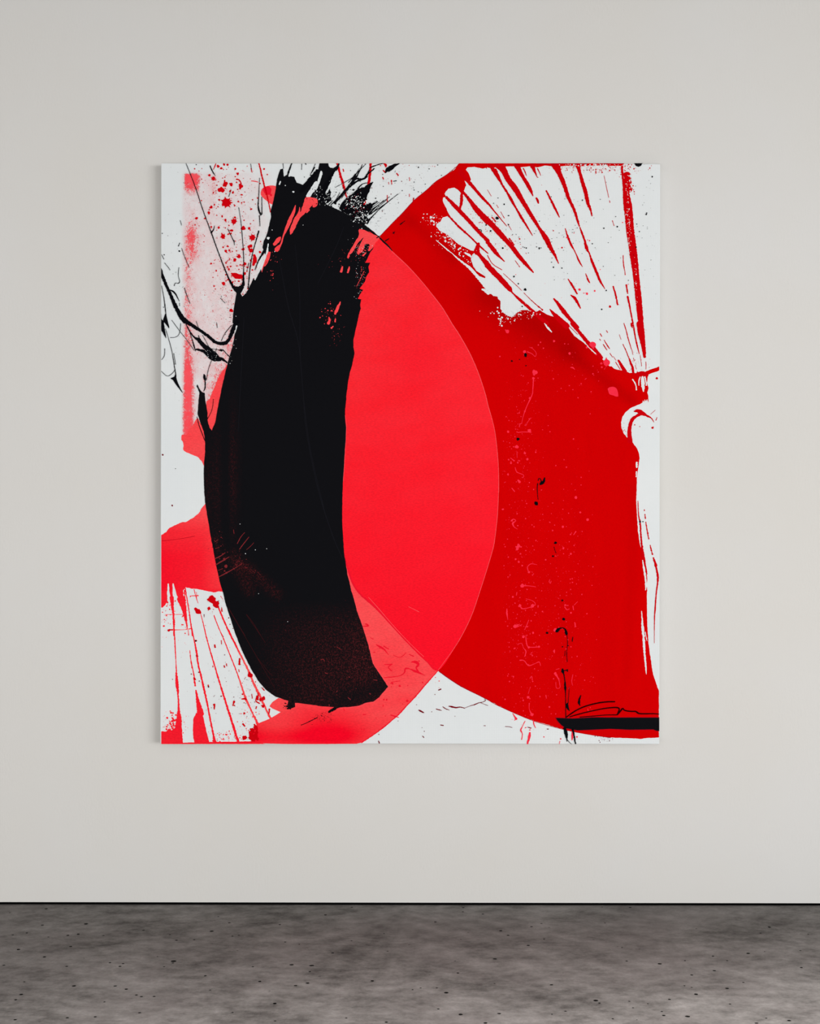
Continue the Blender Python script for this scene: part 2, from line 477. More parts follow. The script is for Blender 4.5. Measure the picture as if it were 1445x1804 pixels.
# --- dry-brushed coral veil, upper left
def cover(x, y):
    edge = lerp_tab(x, [(319.5, 0), (325, 1), (1000, 1)]) * lerp_tab(y, [(300, 0), (309, 1), (1000, 1)])
    b = lerp_tab(y, [(300, .26), (330, .25), (400, .30), (480, .36), (560, .38), (640, .42), (700, .50), (760, .6)])
    if y < 385: b *= lerp_tab(x, [(440, 1), (475, .75), (490, 0)])
    b *= lerp_tab(x, [(330, 1), (390, 1.0), (430, .8), (470, .45)]) if y < 620 else 1
    st = lerp_tab(y, [(345, .12), (375, .12), (390, .25), (415, .60), (430, .52), (455, .34), (500, .22), (540, .28), (600, .34), (630, .45), (645, .62), (658, 1.0), (690, .95), (720, .9), (765, 1.0), (790, 1.0)])
    b += st * math.exp(-((x - (337 if y < 460 else 330)) / (13 if y < 460 else 9)) ** 2)
    b += .85 * lerp_tab(x, [(322, 0), (327, 1), (349, 1), (354, 0)]) * lerp_tab(y, [(303, 0), (307, 1), (318, .95), (338, .35), (348, 0)])
    b += .25 * gs(x, y, 376, 330, 5, 45) + .2 * gs(x, y, 462, 335, 14, 14)
    b += .5 * gs(x, y, 395, 690, 18, 40) + 0.5 * gs(x, y, 385, 745, 20, 20) + .35 * gs(x, y, 420, 610, 25, 18)
    b -= .35 * gs(x, y, 350, 745, 10, 30) + .2 * gs(x, y, 350, 690, 9, 40)
    return b * edge
veil = Layer('dry_brushed_veil', M['veil'], 0.0004, 'speckled pale coral dry-brushed veil', {'cover': cover}, grid=4)
veil.poly('O 318,298 500,298 500,370 480,420 455,480 420,540 412,600 400,650 385,710 372,762 330,772 318,768', 0, True)

# --- coral paint
def tone_coral(x, y):
    t = 0.0
    if y > 880 and x < 420: t = lerp_tab(y, [(905, .1), (935, .75), (980, .95), (1300, .95)]) * lerp_tab(x, [(284, 1), (355, .9), (385, .55), (400, .6)])
    if y > 1040 and x < 420: t = .85
    if y > 1190 and 420 <= x: t = .75 * gs(x, y, 600, 1290, 75, 40) + .75 * gs(x, y, 500, 1300, 120, 22) + .5 * gs(x, y, 430, 1290, 40, 40) + .35 * gs(x, y, 545, 1260, 60, 25)
    if x > 560 and 1110 < y < 1260: t += .28 * gs(x, y, 690, 1170, 45, 30) + .25 * gs(x, y, 720, 1235, 40, 14)
    if x < 400 and y < 850: t = .12
    return t
coral = Layer('coral_paint', M['coral'], 0.0006, 'coral paint fields and drips around the black stroke', {'tone': tone_coral}, grid=7)
coral.poly('O 606,975 612,1000 623,1030 J 375,0 500,110 630,250 760,390 900,530 1020,632 910,755 830,850 700,990 570,1105 480,1170 370,1245 330,1254 0,1256 I 1200,1256 900,1248 '
           '865,1215 858,1150 900,1125 930,1085 1040,1040 1130,985 1060,955 1035,935 1060,900 1110,866 1200,880 1445,830 J 200,700 200,200 150,0 O 580,975', 0.25, True)
coral.poly('A 975,300 1020,278 1085,278 1130,330 1110,420 1060,435 1010,402 962,352', 0.5)
coral.poly('A 1050,800 1130,690 1250,420 1340,370 1445,375 1445,520 1300,640 1180,820 1040,960 970,1010 990,930 1020,850', 0.4)
coral.poly('B 0,410 100,455 200,500 310,560 520,705 640,840 480,900 300,1100 100,1445 0,1445', 0, True)
coral.poly('D 680,345 640,400 600,465 575,530 555,570 525,640 500,675 505,800 530,900 600,860 720,500 740,300', 0.9)
coral.poly('D 292,945 330,945 352,900 390,855 425,800 450,850 520,980 520,1250 478,1205 455,1165 410,1125 312,1082 305,1030 298,1000 288,985', 0.7)
coral.poly('G 112,592 160,565 185,530 230,508 270,490 300,480 330,478 375,452 400,435 435,408 465,355 492,325 620,600 720,1090 640,1072 600,1070 560,1078 530,1070 490,1062 '
           '420,1048 370,1045 325,1034 300,1062 312,1130 330,1230 318,1240 300,1200 275,1150 250,1100 232,1040 222,1000 212,1000 212,1070 216,1150 196,1140 185,1060 182,1000 170,1005 '
           '165,1080 170,1150 150,1185 128,1205 112,1205', 0.7, True)
coral.poly('I 112,1150 160,1148 185,1125 205,1140 232,1118 240,1055 262,1030 275,1020 288,1080 295,1170 302,1256 112,1256', 0.9, True)
coral.poly('I 390,1040 412,992 465,1000 480,1060 500,1150 525,1240 400,1252 388,1200 385,1120', 0.6, True)
coral.poly('I 112,1240 300,1244 560,1238 760,1236 900,1232 1000,1256 112,1256', 0.5, True)
coral.strokes('''
B 108,458,5 170,484,6 245,518,4
G 285,1130,70 305,1200,46 318,1260,30 328,1320,20 338,1385,6
G 205,1120,36 212,1200,24 219,1260,16 222,1350,11 222,1445,9
I 222,200,10 230,330,7 238,460,5 243,600,8 250,740,26 258,820,15 263,900,13 265,980,22 270,1060,50
G 320,1040,8 350,1220,9 382,1445,10
I 372,260,9 395,370,9 415,470,15 430,580,12 450,660,14 475,770,16 500,880,15 520,980,13 535,1060,14 555,1160,16 572,1245,28
I 440,110,3 470,220,7 500,350,9 560,560,11 620,760,13 670,920,16 720,1080,18 772,1245,22
I 565,165,8 600,260,7 640,350,8 700,500,8 770,680,10 830,860,17 890,990,13 935,1085,20
I 550,0,12 590,70,10 640,190,13 690,300,14 780,480,14 860,640,16 900,740,18 960,860,20 1010,970,14 1047,1045,20
I 372,560,6 390,650,8 400,710,10
I 410,800,10 425,880,26 438,940,44 450,1000,60
I 180,290,8 240,288,6 320,284,4 372,276,10
G 395,1050,6 410,1110,6 430,1170,4
G 415,1075,4 418,1120,3
I 620,0,5 640,30,3
G 315,1060,12 318,1150,8
''', 0.7)
coral.broken('I 345,290,6 355,400,6 365,520,8 385,640,12 405,760,14', 0.6)
coral.broken('I 225,200,14 232,400,8 240,560,6', 0.7)
coral.broken('G 360,1108,6 430,1104,8', 0.8)
coral.broken('I 120,158,4 300,155,4', 0.5)
coral.cloud(160, 306, 1275, 11, 9, .4, 2.0); coral.cloud(60, 400, 1297, 20, 5, .4, 1.2); coral.cloud(40, 295, 1085, 9, 22, .4, 1.8)
coral.cloud(60, 326, 1080, 5, 28, .3, 1.6); coral.cloud(30, 405, 1296, 14, 5, .3, 1.2); coral.cloud(50, 440, 1265, 10, 15, .3, 1.1)

# --- crimson paint
def tone_crim(x, y):
    t = .55 * seg(x, y, 715, 382, 800, 455, 12) + .75 * seg(x, y, 860, 520, 1000, 605, 34) + .65 * seg(x, y, 1000, 620, 1112, 705, 11)
    t += .35 * seg(x, y, 820, 480, 1000, 600, 60) + .22 * seg(x, y, 1118, 860, 1105, 1190, 9) + .12 * gs(x, y, 1080, 760, 130, 300)
    t += .2 * seg(x, y, 730, 385, 700, 410, 10) + .25 * seg(x, y, 760, 350, 800, 320, 25)
    return t * .75
crim = Layer('crimson_paint', M['crimson'], 0.0008, 'deep crimson paint field on the right half', {'tone': tone_crim}, grid=8)
crim.poly('B 1200,80 1165,135 1100,180 1000,245 930,310 870,360 820,402 720,510 640,590 525,705 O 690,450 770,560 835,690 858,830 846,960 806,1090 765,1172 J 1010,626 1020,634 1200,757 1420,868 '
          'K 0,882 100,935 210,990 380,1055 560,1108 640,1130 750,1156 850,1173 960,1191 1040,1201 1180,1205 1250,1208 1290,1212 1340,1205 1380,1204 1450,1200 1450,805 1435,770 1400,660 1375,500 1362,400 1355,300 1350,150 1348,0 '
          'H 1350,1060 1346,1000 1352,960 1345,900 1325,820 1312,765 1300,720 1288,660 1272,560 1264,440 1258,300 1262,150 1266,50 F 1260,1400 1262,1300 1272,1240 1280,1180 1287,1140 1280,1100 1265,1060 1240,1030 1225,1005 '
          '1215,985 1190,975 1180,970 1150,930 1132,885 1128,840 1140,790 1170,750 1215,715 1260,695 1290,685 1310,672 1316,650 1325,668 1332,640 1340,660 1350,640 1362,668 1360,610 1352,585 1362,545 1348,500 1356,460 1352,440 1380,425 1420,412 '
          'f 1140,612 1175,595 1175,545 1100,570 1010,605 960,630 930,640 905,632 888,605 878,632 840,625 790,630 740,605 690,595 630,588 600,580 570,555 555,545 540,548 500,510 440,450 390,400 330,350 260,290 200,240 150,205 90,160 50,110 20,60 0,40 '
          'C 640,1430 600,1400 560,1390 500,1370 460,1345 440,1330 400,1350 360,1345 330,1330 290,1330 250,1350 220,1378 190,1388 160,1375 130,1355 105,1320 105,1255 85,1235 80,1215 45,1212 30,1195 0,1190 '
          'B 1440,1140 1400,1100 1380,1075 1340,1030 1420,1062 1425,1050 1350,1000 1320,960 1300,900 1310,860 1345,830 1300,825 1250,800 1200,775 1150,735 1100,692 1030,655 1003,620 1010,600 1040,580 1060,545 1090,535 1120,530 1095,480 1075,440 1060,400 1065,375 1090,370 1075,345 1085,325 1110,300 1160,290 1190,310 1222,345 1245,310 1260,270 1245,230 1240,195 '
          '1262,215 1285,250 1300,225 1280,170 1255,140 1270,120 1330,115 1400,130 1440,120 C 10,125 130,112 240,112 260,120 380,108 420,120 480,105 560,112 700,106 800,110 900,104 1000,106 1130,108 1150,95 1155,80', 0.5, True)
# --- red streaks of the fan
ray = Layer('crimson_streaks', M['red'], 0.0010, 'thin red streak', split=('crimson_streak', 14, 'crimson_fleck'))
ray.strokes('''
B 1210,160,46 1270,230,34 1330,300,26 1390,370,22 1445,428,20
C -5,420,18 60,500,11 160,620,5
B 1222,315,20 1290,400,30 1350,480,44 1445,580,56
C -5,570,48 50,625,46 100,680,46 150,735,40 200,790,40 260,870,36 320,940,30 385,1012,10
B 1090,372,20 1170,455,32 1280,570,34 1370,670,30 1445,745,32
C -5,752,34 60,835,34 100,880,18 140,918,8
B 1105,525,14 1200,625,16 1300,715,14 1365,780,14 1445,850,8
C -5,865,7 40,940,6 120,990,5
B 1365,765,20 1350,830,50 1370,860,30 1420,920,40 1445,955,50
C -5,955,46 50,1010,48 100,1060,46 160,1125,44 190,1160,34 206,1182,12 260,1235,22 330,1295,24 400,1360,30 500,1445,36
B 1222,350,26 1218,420,24 1205,480,16
C 20,105,30 70,180,30 110,250,16 160,330,18 200,400,24 240,470,14 280,540,20 330,620,14 378,700,5
C 60,140,26 95,210,18 125,270,10 158,318,4
C 95,95,80 130,140,56 170,220,46 230,300,50 290,400,40 350,500,32 400,580,30 430,630,24 490,720,44 530,800,34 570,870,20 600,938,4
C 240,95,50 290,190,30 350,290,30 382,365,5
C 410,380,14 420,400,18 428,425,10
C 375,95,50 390,140,26 404,175,12 420,208,4
C 300,130,10 315,160,8 326,192,4
C 420,130,8 435,160,6 448,190,4
C 494,318,12 530,390,16 560,450,20 590,510,14 607,545,6
C 575,95,80 600,160,44 640,250,36 680,370,28 730,480,22 760,570,18 776,622,8
C 780,630,8 795,670,16 820,740,16 835,800,26 860,850,10 880,910,20 920,1010,22 950,1080,18 992,1152,5
C 762,95,50 775,150,26 800,240,30 830,340,32 850,430,28 870,480,16 882,530,12
C 655,640,8 675,700,14 700,765,18 740,840,8 770,910,14 802,965,4
C 828,1020,5 850,1078,14 865,1102,4
C 680,1068,8 720,1130,18 756,1192,14
C 703,1205,10 735,1228,24 760,1270,20 784,1315,10
C 1062,1130,12 1085,1210,14 1100,1285,12 1108,1285,6
C 558,1235,12 590,1270,24 640,1340,36 690,1400,30 760,1480,32
f 50,0,34 150,110,42 240,220,44 330,320,62 430,440,50
C 525,1325,8 570,1375,34 620,1425,46 670,1470,50
C 1158,230,34 1172,340,56 1183,430,70 1195,520,70 1205,640,68 1220,750,66 1240,900,62 1255,1020,54 1268,1150,52 1280,1260,54 1297,1445,46
C 1136,110,20 1140,180,16 1150,260,20
F 1290,0,62 1300,80,58 1310,140,46 1322,220,34 1330,285,20
C 1185,1215,14 1195,1260,16 1210,1340,12 1230,1445,13
f 835,-5,14 845,60,18 865,180,16 890,290,16 915,390,8
f 815,0,26 818,30,22 828,60,6
f 718,-5,9 745,80,11 770,180,12 815,330,8
f 785,440,14 805,500,26 828,560,28 838,640,30
f 466,208,9 490,250,11 515,290,12 538,322,8
f 455,262,10 480,305,10 505,340,7
f 540,378,8 575,430,6
f 612,488,9 640,535,9 672,585,7
f 648,468,22 680,520,34 710,575,44 735,610,50
f 415,126,11 438,166,10
f 408,198,9 424,216,8
f 494,88,10 512,116,11
f 0,10,6 60,70,8 130,140,5
H 1272,300,5 1278,420,9 1290,480,13 1298,600,13 1308,700,18 1318,780,26 1330,840,18 1345,920,16
F 1205,1000,44 1200,930,34 1205,870,30 1225,815,28 1260,785,24 1300,770,20 1345,780,8
F 1240,745,10 1275,742,34 1310,760,36 1340,778,20 1385,802,10 1408,838,4
F 1395,885,20 1405,875,5
F 1275,440,60 1320,440,70 1345,435,40
F 1425,820,8 1435,795,4
F 1432,465,22 1442,470,6
F 1380,770,3 1420,735,3
''', 0.6)
ray.broken('C 130,1020,4 250,1130,4 370,1250,6 465,1332,10', 0.75)
ray.broken('C 985,190,3 1010,310,4 1035,420,5', .8); ray.broken('C 1042,520,4 1055,570,5 1072,622,4', .6)
ray.broken('C 1145,825,6 1150,940,9 1162,1010,6 1172,1110,12 1186,1190,9', .65)
ray.broken('C -5,310,3 80,450,4 150,570,4 210,670,3', .7); ray.broken('C 30,540,10 100,620,12 170,710,12 240,800,8', .5)
ray.broken('f 660,140,6 700,250,8 745,345,10 785,450,10', .8); ray.broken('f 820,330,8 850,480,4 880,590,5', .55)
ray.broken('f 925,400,5 950,580,5', .55); ray.broken('f 985,430,12 1000,510,7 998,585,6', .7)
ray.broken('C 882,530,18 898,590,10', .6); ray.broken('f 570,400,5 620,470,6', .5)
ray.broken('R 338,20,5 358,130,7 374,260,9 400,400,10 430,520,13 458,610,22', .75)
ray.stroke('R 440,560,8 458,620,14 471,690,16 470,740,14 458,830,10 450,940,11 443,1060,8 442,1250,2', .5)
ray.broken('C 1170,110,50 1180,200,55 1195,300,50 1215,430,26', .45)
ray.broken('C 230,910,4 290,995,6', .8); ray.broken('C 320,845,4 358,892,5', .8); ray.broken('F 1270,830,6 1310,810,6 1370,840,5', .6)
ray.dots('C 1035,1302,11 268,727,8 628,801,7 555,657,5 425,205,3 455,270,3 c 835,415,8 840,465,6 850,490,8 852,520,6 F 1288,875,4 1245,860,5')
ray.cloud(170, 1060, 297, 45, 4.5, .3, 1.3); ray.cloud(60, 1104, 312, 5, 14, .3, 1.1); ray.cloud(70, 890, 293, 110, 2.5, .3, 1.3)
ray.cloud(120, 860, 398, 40, 30, .25, .9, lambda x, y: abs((y - 398) - (x - 860) * .95) < 24); ray.cloud(60, 1092, 760, 7, 7, .25, .7, None)
ray.cloud(40, 1120, 640, 12, 12, .25, .8)
# --- bare primer scraped through the crimson
bare = Layer('scraped_primer', M['canvas'], 0.0012, 'white scraped streak', split=('primer_scrape', 10, 'primer_fleck'))
bare.strokes('''
B 1003,738,5 1060,785,7 1100,820,9 1140,850,6 1180,888,12 1240,935,16 1290,975,24 1350,1040,26 1400,1095,34 1445,1140,50
B 1395,1155,14 1420,1165,24 1448,1190,26
f 828,712,14 845,735,16 868,780,13 878,845,15
f 925,680,12 910,730,14 908,790,10
f 955,680,26 958,740,46 962,800,40 968,865,14
f 985,680,20 1000,740,14 1003,785,20
R 335,980,6 340,1060,13 345,1130,22 352,1200,18 356,1280,20 362,1360,15 370,1440,14 374,1510,5
H 1312,805,8 1324,880,16 1336,960,14 1340,1030,14 1335,1060,4
F 480,0,8 510,40,16 540,72,8
f 250,285,8 330,360,14 372,398,8
B 1310,905,10 1330,930,36 1360,970,46
B 1250,850,8 1280,860,22 1300,880,12
B 1385,955,20 1410,985,40 1445,1030,50
''', 0.7)
bare.broken('R 360,1120,5 368,1170,6 380,1230,4', .6)
bare.broken('F 1262,1180,18 1258,1300,8', .3)
bare.cloud(70, 800, 430, 20, 14, .4, 2.0, lambda x, y: abs((y - 428) - (x - 798) * .85) < 12)
bare.cloud(45, 764, 387, 8, 5, .4, 2.2); bare.cloud(60, 785, 405, 14, 12, .4, 1.6, lambda x, y: (y - 400) > (x - 782) * .7 - 4)
bare.cloud(80, 910, 552, 24, 5, .4, 2.0); bare.cloud(26, 825, 455, 10, 8, .4, 1.6)
bare.cloud(80, 1108, 400, 2.6, 52, .3, .7, lambda x, y: abs(x - 1101 - (y - 330) * .085) < 5, stretch=1.6, rot=1.5)
bare.cloud(90, 1050, 291, 32, 2.5, .4, 1.6, lambda x, y: x > 985)
bare.cloud(40, 1110, 316, 3, 14, .4, 1.6); bare.cloud(30, 865, 563, 20, 5, .4, 2.0, lambda x, y: x > 878)
bare.cloud(30, 1121, 490, 2, 40, .3, .8, lambda x, y: abs(x - 1112 - (y - 430) * .1) < 5, stretch=1.8, rot=1.45)

# --- scarlet overlap
def tone_lens(x, y):
    return max(0, min(1, (y - 560) / 560)) * .9 + .35 * gs(x, y, 740, 620, 50, 70) - .25 * gs(x, y, 620, 600, 30, 160)
lens = Layer('scarlet_overlap', M['lens'], 0.0010, 'bright scarlet lens where coral and crimson overlap', {'tone': tone_lens}, grid=9)
lens.poly('B 440,660 520,712 635,832 760,950 870,1070 960,1180 1060,1310 E 1140,0 1200,90 1290,250 1360,410 1420,590 F 0,690 40,830 65,960 85,1150 92,1300 92,1430 H 93,120 90,260 80,430 62,600 35,740 J 1365,0 1290,200 1180,410 1022,630 '
          '900,530 760,390 630,250 500,110 375,0 O 623,1030 612,1000 604,970 580,900 580,700 600,560 630,440', 0.0)
edge = Layer('paint_ridge', M['coral_edge'], 0.0012, 'raised lighter coral rim of the scarlet lens')
edge.strokes('''
B 560,755,3 635,838,5 760,955,5 870,1075,4 960,1185,5 1060,1315,5 E 1140,3,6 1200,93,5 1290,253,5 1360,413,5 1420,593,5 F 0,695,5 40,835,4 65,965,4 84,1155,4 90,1300,4 90,1430,4 H 91,120,4 88,260,4 79,430,4 60,600,4 33,740,4 J 1363,0,4 1290,200,4 1180,408,4 1022,628,3
J 430,10,3 520,110,4 640,250,3 780,400,3 900,515,3
J 770,90,3 860,135,4
J 305,10,4 340,130,5 385,265,4 435,425,4 470,565,4 540,680,5 600,770,4 565,812,4 522,865,4 470,900,4 410,912,4 350,935,4 280,946,4 190,950,3
E 216,1340,2 230,1130,2 242,890,2 234,780,2
''', .6)
marks = Layer('scarlet_marks', M['scarlet'], 0.0012, 'darker scarlet mark on the coral', split=('scarlet_mark', 3, 'scarlet_fleck'))
marks.strokes('''
J 1020,634,6 910,757,9 830,852,9 760,925,8 700,992,10 640,1045,8 570,1105,10 480,1172,8 372,1244,8
J 395,10,9 480,85,9 560,170,8 625,245,6
J 375,0,14 500,112,10 630,254,7 760,394,7 900,533,8 1018,632,6
O 606,975,2.5 614,1005,3 624,1032,3 638,1050,3
J 495,412,6 530,432,16 565,455,12 602,500,3
J 560,425,8 600,450,8
J 560,692,6 640,686,8 700,675,6 735,650,10 745,615,12 785,620,9 830,640,20 870,655,12 910,675,3
J 795,560,8 830,560,26 855,580,18 835,610,14 850,635,12 865,650,6
J 565,580,6 600,582,8 632,578,8 600,600,8 615,625,8 632,638,4
J 620,742,8 635,730,6 700,720,5
J 380,258,5 410,255,10 432,252,12 410,238,10 400,240,5
J 445,352,4 470,365,8 
J 640,500,3 700,520,5 750,480,6
J 775,495,6 815,512,8
J 620,1010,8 660,1022,12 690,1030,4
J 220,950,3 225,975,6
J 385,1005,8 410,1005,6
J 395,1120,4 392,1145,5
J 555,925,8 555,940,6
J 470,480,6 485,475,8
A 880,235,6 910,238,7 942,246,5
''', .6)
marks.dots('J 695,763,10 635,742,8 890,733,7 560,878,7 585,880,7 760,890,10 860,552,6 575,1018,4 495,1035,4 372,1130,6 720,915,4 A 1020,310,34 1048,356,11')
marks.cloud(50, 700, 1180, 45, 45, .3, 1.0, lambda x, y: y > 1090 + (x - 620) * .4 and y < 1230)
arc = Layer('ruby_rim', M['ruby'], 0.0012, 'dark ruby line', split=('ruby_rim', 4, 'ruby_fleck'))
arc.strokes('''
B 1200,95,4 1100,178,4 1000,243,5 930,308,5 820,400,6 720,508,6 640,588,5 530,703,5
J 1030,640,7 1200,756,7 1420,868,5 K 100,937,4 380,1057,4 640,1132,4 850,1174,4 1040,1202,5
G 118,640,2 260,625,3 400,600,3
''', .5)
arc.broken('C 300,90,8 1150,90,8', .7)

# --- big black stroke
def grain(x, y):
    g = lerp_tab(y, [(1060, 0), (1110, .55), (1180, .85), (1250, .8)]) * lerp_tab(x, [(450, .05), (500, .45), (560, .9), (690, 1)])
    g += .55 * gs(x, y, 412, 830, 6, 95) + .4 * gs(x, y, 380, 850, 7, 90) + .7 * seg(x, y, 412, 980, 440, 1040, 9) + .75 * seg(x, y, 430, 995, 490, 1048, 7)
    g += .35 * gs(x, y, 364, 860, 4, 50) + .3 * seg(x, y, 383, 950, 392, 1010, 8) + .35 * gs(x, y, 640, 1150, 25, 60)
    g -= .6 * seg(x, y, 600, 1235, 680, 1205, 20)
    return g
black = Layer('black_brush_stroke', M['black'], 0.0016, 'broad curved black brush stroke', {'grain': grain}, grid=9)
black.poly('A 1125,138 1150,132 1158,200 1180,185 1200,200 1215,195 1245,200 1265,250 1330,272 1380,225 1445,160 B 15,85 90,80 92,110 130,128 185,95 175,130 150,160 140,200 100,215 70,300 62,340 30,375 20,400 100,455 200,505 310,570 420,650 490,720 480,760 470,810 '
           '440,850 425,890 402,930 445,930 430,960 435,1010 410,1050 400,1090 375,1120 355,1150 385,1160 360,1195 340,1235 370,1240 360,1285 365,1320 350,1370 335,1440 '
           'E 320,60 305,130 303,200 312,250 290,360 272,420 260,480 245,590 238,680 232,740 230,780 240,880 236,1000 228,1120 215,1330 O 603.5,870 603,920 606,970 612,1010 619,1040 J 300,0 330,120 380,260 430,420 468,575 540,682 596,770 560,812 520,860 470,895 410,905 350,930 280,940 190,944 '
           '150,960 95,990 88,975 140,942 0,932 I 1440,928 1250,905 1255,940 1200,960 1185,940 1195,890 1180,885 1090,855 1010,800 940,720 880,620 820,500 780,410 740,300 700,180 660,50 G 650,1110 615,990 590,880 555,700 530,560 510,440 490,310 480,180 477,60 '
           'D 477,1300 480,1200 490,1090 490,1000 478,915 450,845 425,765 430,700 440,590 430,560 416,530 424,516 438,550 462,583 485,588 490,650 510,760 510,825 528,885 545,908 575,840 600,700 630,550 660,420 690,300 720,200 740,100 765,20 '
           'A 722,1440 730,1340 745,1250 757,1188 735,1165 708,1112 740,1130 770,1132 815,1105 818,1140 790,1190 805,1217 835,1190 862,1142 900,1060 915,1080 930,1050 962,985 972,1015 985,965 1035,880 1048,840 1010,830 1000,860 990,835 975,800 990,740 1010,700 1030,625 1050,540 1045,490 1070,400 1090,300 1100,220', 0.45, True)
black.strokes('''
B 0,405,16 100,458,20 200,505,22 300,560,26 400,625,26 470,675,18 520,715,12 560,752,14 600,790,12 632,828,6
''', .4)
# --- bits where the underlayers show through the black
gapc = Layer('coral_gaps', M['coral'], 0.0020, 'coral gap in the black stroke', {'tone': lambda x, y: .1}, split=('coral_gap', 4, 'coral_speckle'))
gapc.poly('A 1257,438 1238,475 1190,575 1150,690 1130,765 1105,785 1078,812 1080,832 1105,836 1140,775 1160,705 1205,620 1232,555 1255,490', .7)
gapc.poly('A 1292,455 1278,500 1240,565 1225,600 1208,655 1215,692 1245,650 1290,560 1345,500 1400,440 1445,395 1400,378 1345,374 1325,420 1300,500', .7)
gapc.poly('A 1442,400 1415,405 1402,440 1408,462 1440,445', .6)
gapc.poly('A 1042,838 1012,868 1012,920 985,962 1010,945 1038,885', .6)
gapc.poly('A 1065,770 1100,722 1130,708 1128,740 1082,785', .7)
gapc.poly('B 345,652 372,645 430,670 522,716 490,760 470,800 440,830 425,830 440,775 405,772 395,800 375,840 335,852 350,800 365,760 390,715 340,765 300,835 260,875 250,892 252,868 275,825 320,750 350,700', .7)
gapc.strokes('''
B 408,845,10 385,870,14
B 210,965,14 198,1005,22
B 268,965,10 262,990,16 255,1012,16
B 192,1262,8 170,1310,24 148,1362,20
B 95,1392,8 100,1420,20 90,1445,24
B 150,1405,8 148,1430,14
E 115,40,12 130,25,10
B 395,1000,3 350,1090,3 330,1130,3
B 265,870,14 258,890,10
A 1350,505,10 1370,480,16
''', .6)
gapc.cloud(50, 634, 440, 9, 8, .3, 1.1); gapc.cloud(45, 636, 490, 7, 14, .3, .8); gapc.cloud(40, 580, 555, 8, 12, .3, 1.1); gapc.cloud(25, 600, 455, 14, 10, .2, .6)
gapc.cloud(14, 478, 490, 4, 8, .3, 1.1); gapc.cloud(10, 480, 455, 7, 4, .3, 1.0); gapc.cloud(25, 595, 590, 8, 12, .2, .6)
gapw = Layer('primer_gaps', M['canvas'], 0.0020, 'white gap in the black', split=('primer_gap', 4, 'primer_speckle'))
gapw.poly('A 1415,250 1385,300 1345,365 1380,372 1400,340 1440,300 1440,240', .8)
gapw.poly('B 92,82 145,82 140,110 120,125 100,118', .3)
gapw.poly('B 25,150 42,165 20,230 0,290 0,230', .8)
gapw.poly('B 150,150 160,185 120,290 100,330 85,290 110,230', 1.0)
gapw.strokes('''
B 20,330,8 28,360,12 10,395,8
B 88,345,8 80,385,12
A 1120,265,12 1128,240,8
A 1205,150,14 1195,190,10
A 1025,770,8 1015,840,14
A 970,880,12 945,950,20 930,990,8
''', .6)
gapw.dots('A 1237,328,9 1025,722,12 1080,835,4 1058,652,4 1320,610,3 1170,275,4 B 345,470,6 330,540,8 400,560,8 370,550,7 265,515,5 G 785,497,3 915,716,4 943,1088,3 1012,706,3 1190,1325,3 832,748,4')
gapw.cloud(60, 622, 352, 12, 8, .3, 1.2, lambda x, y: True); gapw.cloud(45, 641, 384, 12, 8, .3, 1.3); gapw.cloud(40, 556, 340, 5, 9, .3, 1.2)
gapw.cloud(25, 408, 600, 4, 22, .3, 1.0, lambda x, y: y > 550)
flk = Layer('dry_brush_flecks', M['canvas'], 0.0026, stuff=True)
flk.cloud(110, 626, 356, 10, 9, .3, 1.0, lambda x, y: y > 329 + (640 - x) * .3 and x < 648, stretch=1.7, rot=-.8)
flk.cloud(70, 640, 383, 9, 7, .3, 1.2, None, stretch=1.5, rot=-.7); flk.cloud(30, 595, 332, 12, 8, .3, .8, None, stretch=1.8, rot=-.9)
flk.cloud(24, 576, 348, 6, 8, .3, .9, None, stretch=1.5, rot=-.9); flk.cloud(30, 636, 494, 6, 18, .25, .6, lambda x, y: x < 645 - (y - 470) * .15)
flk.cloud(40, 635, 438, 7, 8, .25, .6); flk.cloud(26, 395, 620, 14, 6, .25, .6, lambda x, y: x < 404); flk.cloud(30, 372, 625, 14, 5, .25, .6)
redf = Layer('dry_brush_red_flecks', M['ruby'], 0.0027, stuff=True)
redf.cloud(28, 634, 372, 6, 8, .3, 1.0); redf.cloud(12, 615, 352, 10, 6, .3, .8)
scr = Layer('scratch_marks', M['grey'], 0.0020, 'thin reddish scratch', split=('scratch_mark', 2, 'scratch_speckle'))
scr.strokes('''
G 762,665,5 790,610,6 826,568,4
G 780,712,6 815,665,7 862,606,4
G 840,716,3 880,680,4 902,655,3
G 575,790,10 620,768,8 660,740,4
G 582,842,10 640,808,10 695,775,4
G 605,945,6 670,912,8 740,872,5 800,835,3
G 600,890,5 640,875,4
G 730,545,5 735,580,4
G 570,650,4 600,630,4
G 575,705,4 610,695,4
J 25,540,6 45,535,7 60,555,4
J 372,520,6 385,515,5
J 470,710,5 505,715,6
J 255,860,6 280,880,7
J 440,825,6 450,835,6
J 60,650,6 85,660,5
J 160,430,3 200,455,3
J 95,920,7 100,935,5
J 265,685,8 275,690,5
J 165,805,8 160,815,6
''', .6)
scr.dots('G 652,795,11 665,855,13 670,910,8 655,895,6 640,750,5')
scr.cloud(60, 437, 1000, 22, 14, .3, .8, lambda x, y: abs(y - 1000 - (x - 437) * .75) < 7); scr.cloud(50, 416, 990, 7, 9, .3, .8); scr.cloud(30, 382, 955, 6, 14, .3, .9)
scr.cloud(120, 600, 1170, 55, 55, .25, .6, lambda x, y: y < 1230 and 500 < x < 645)

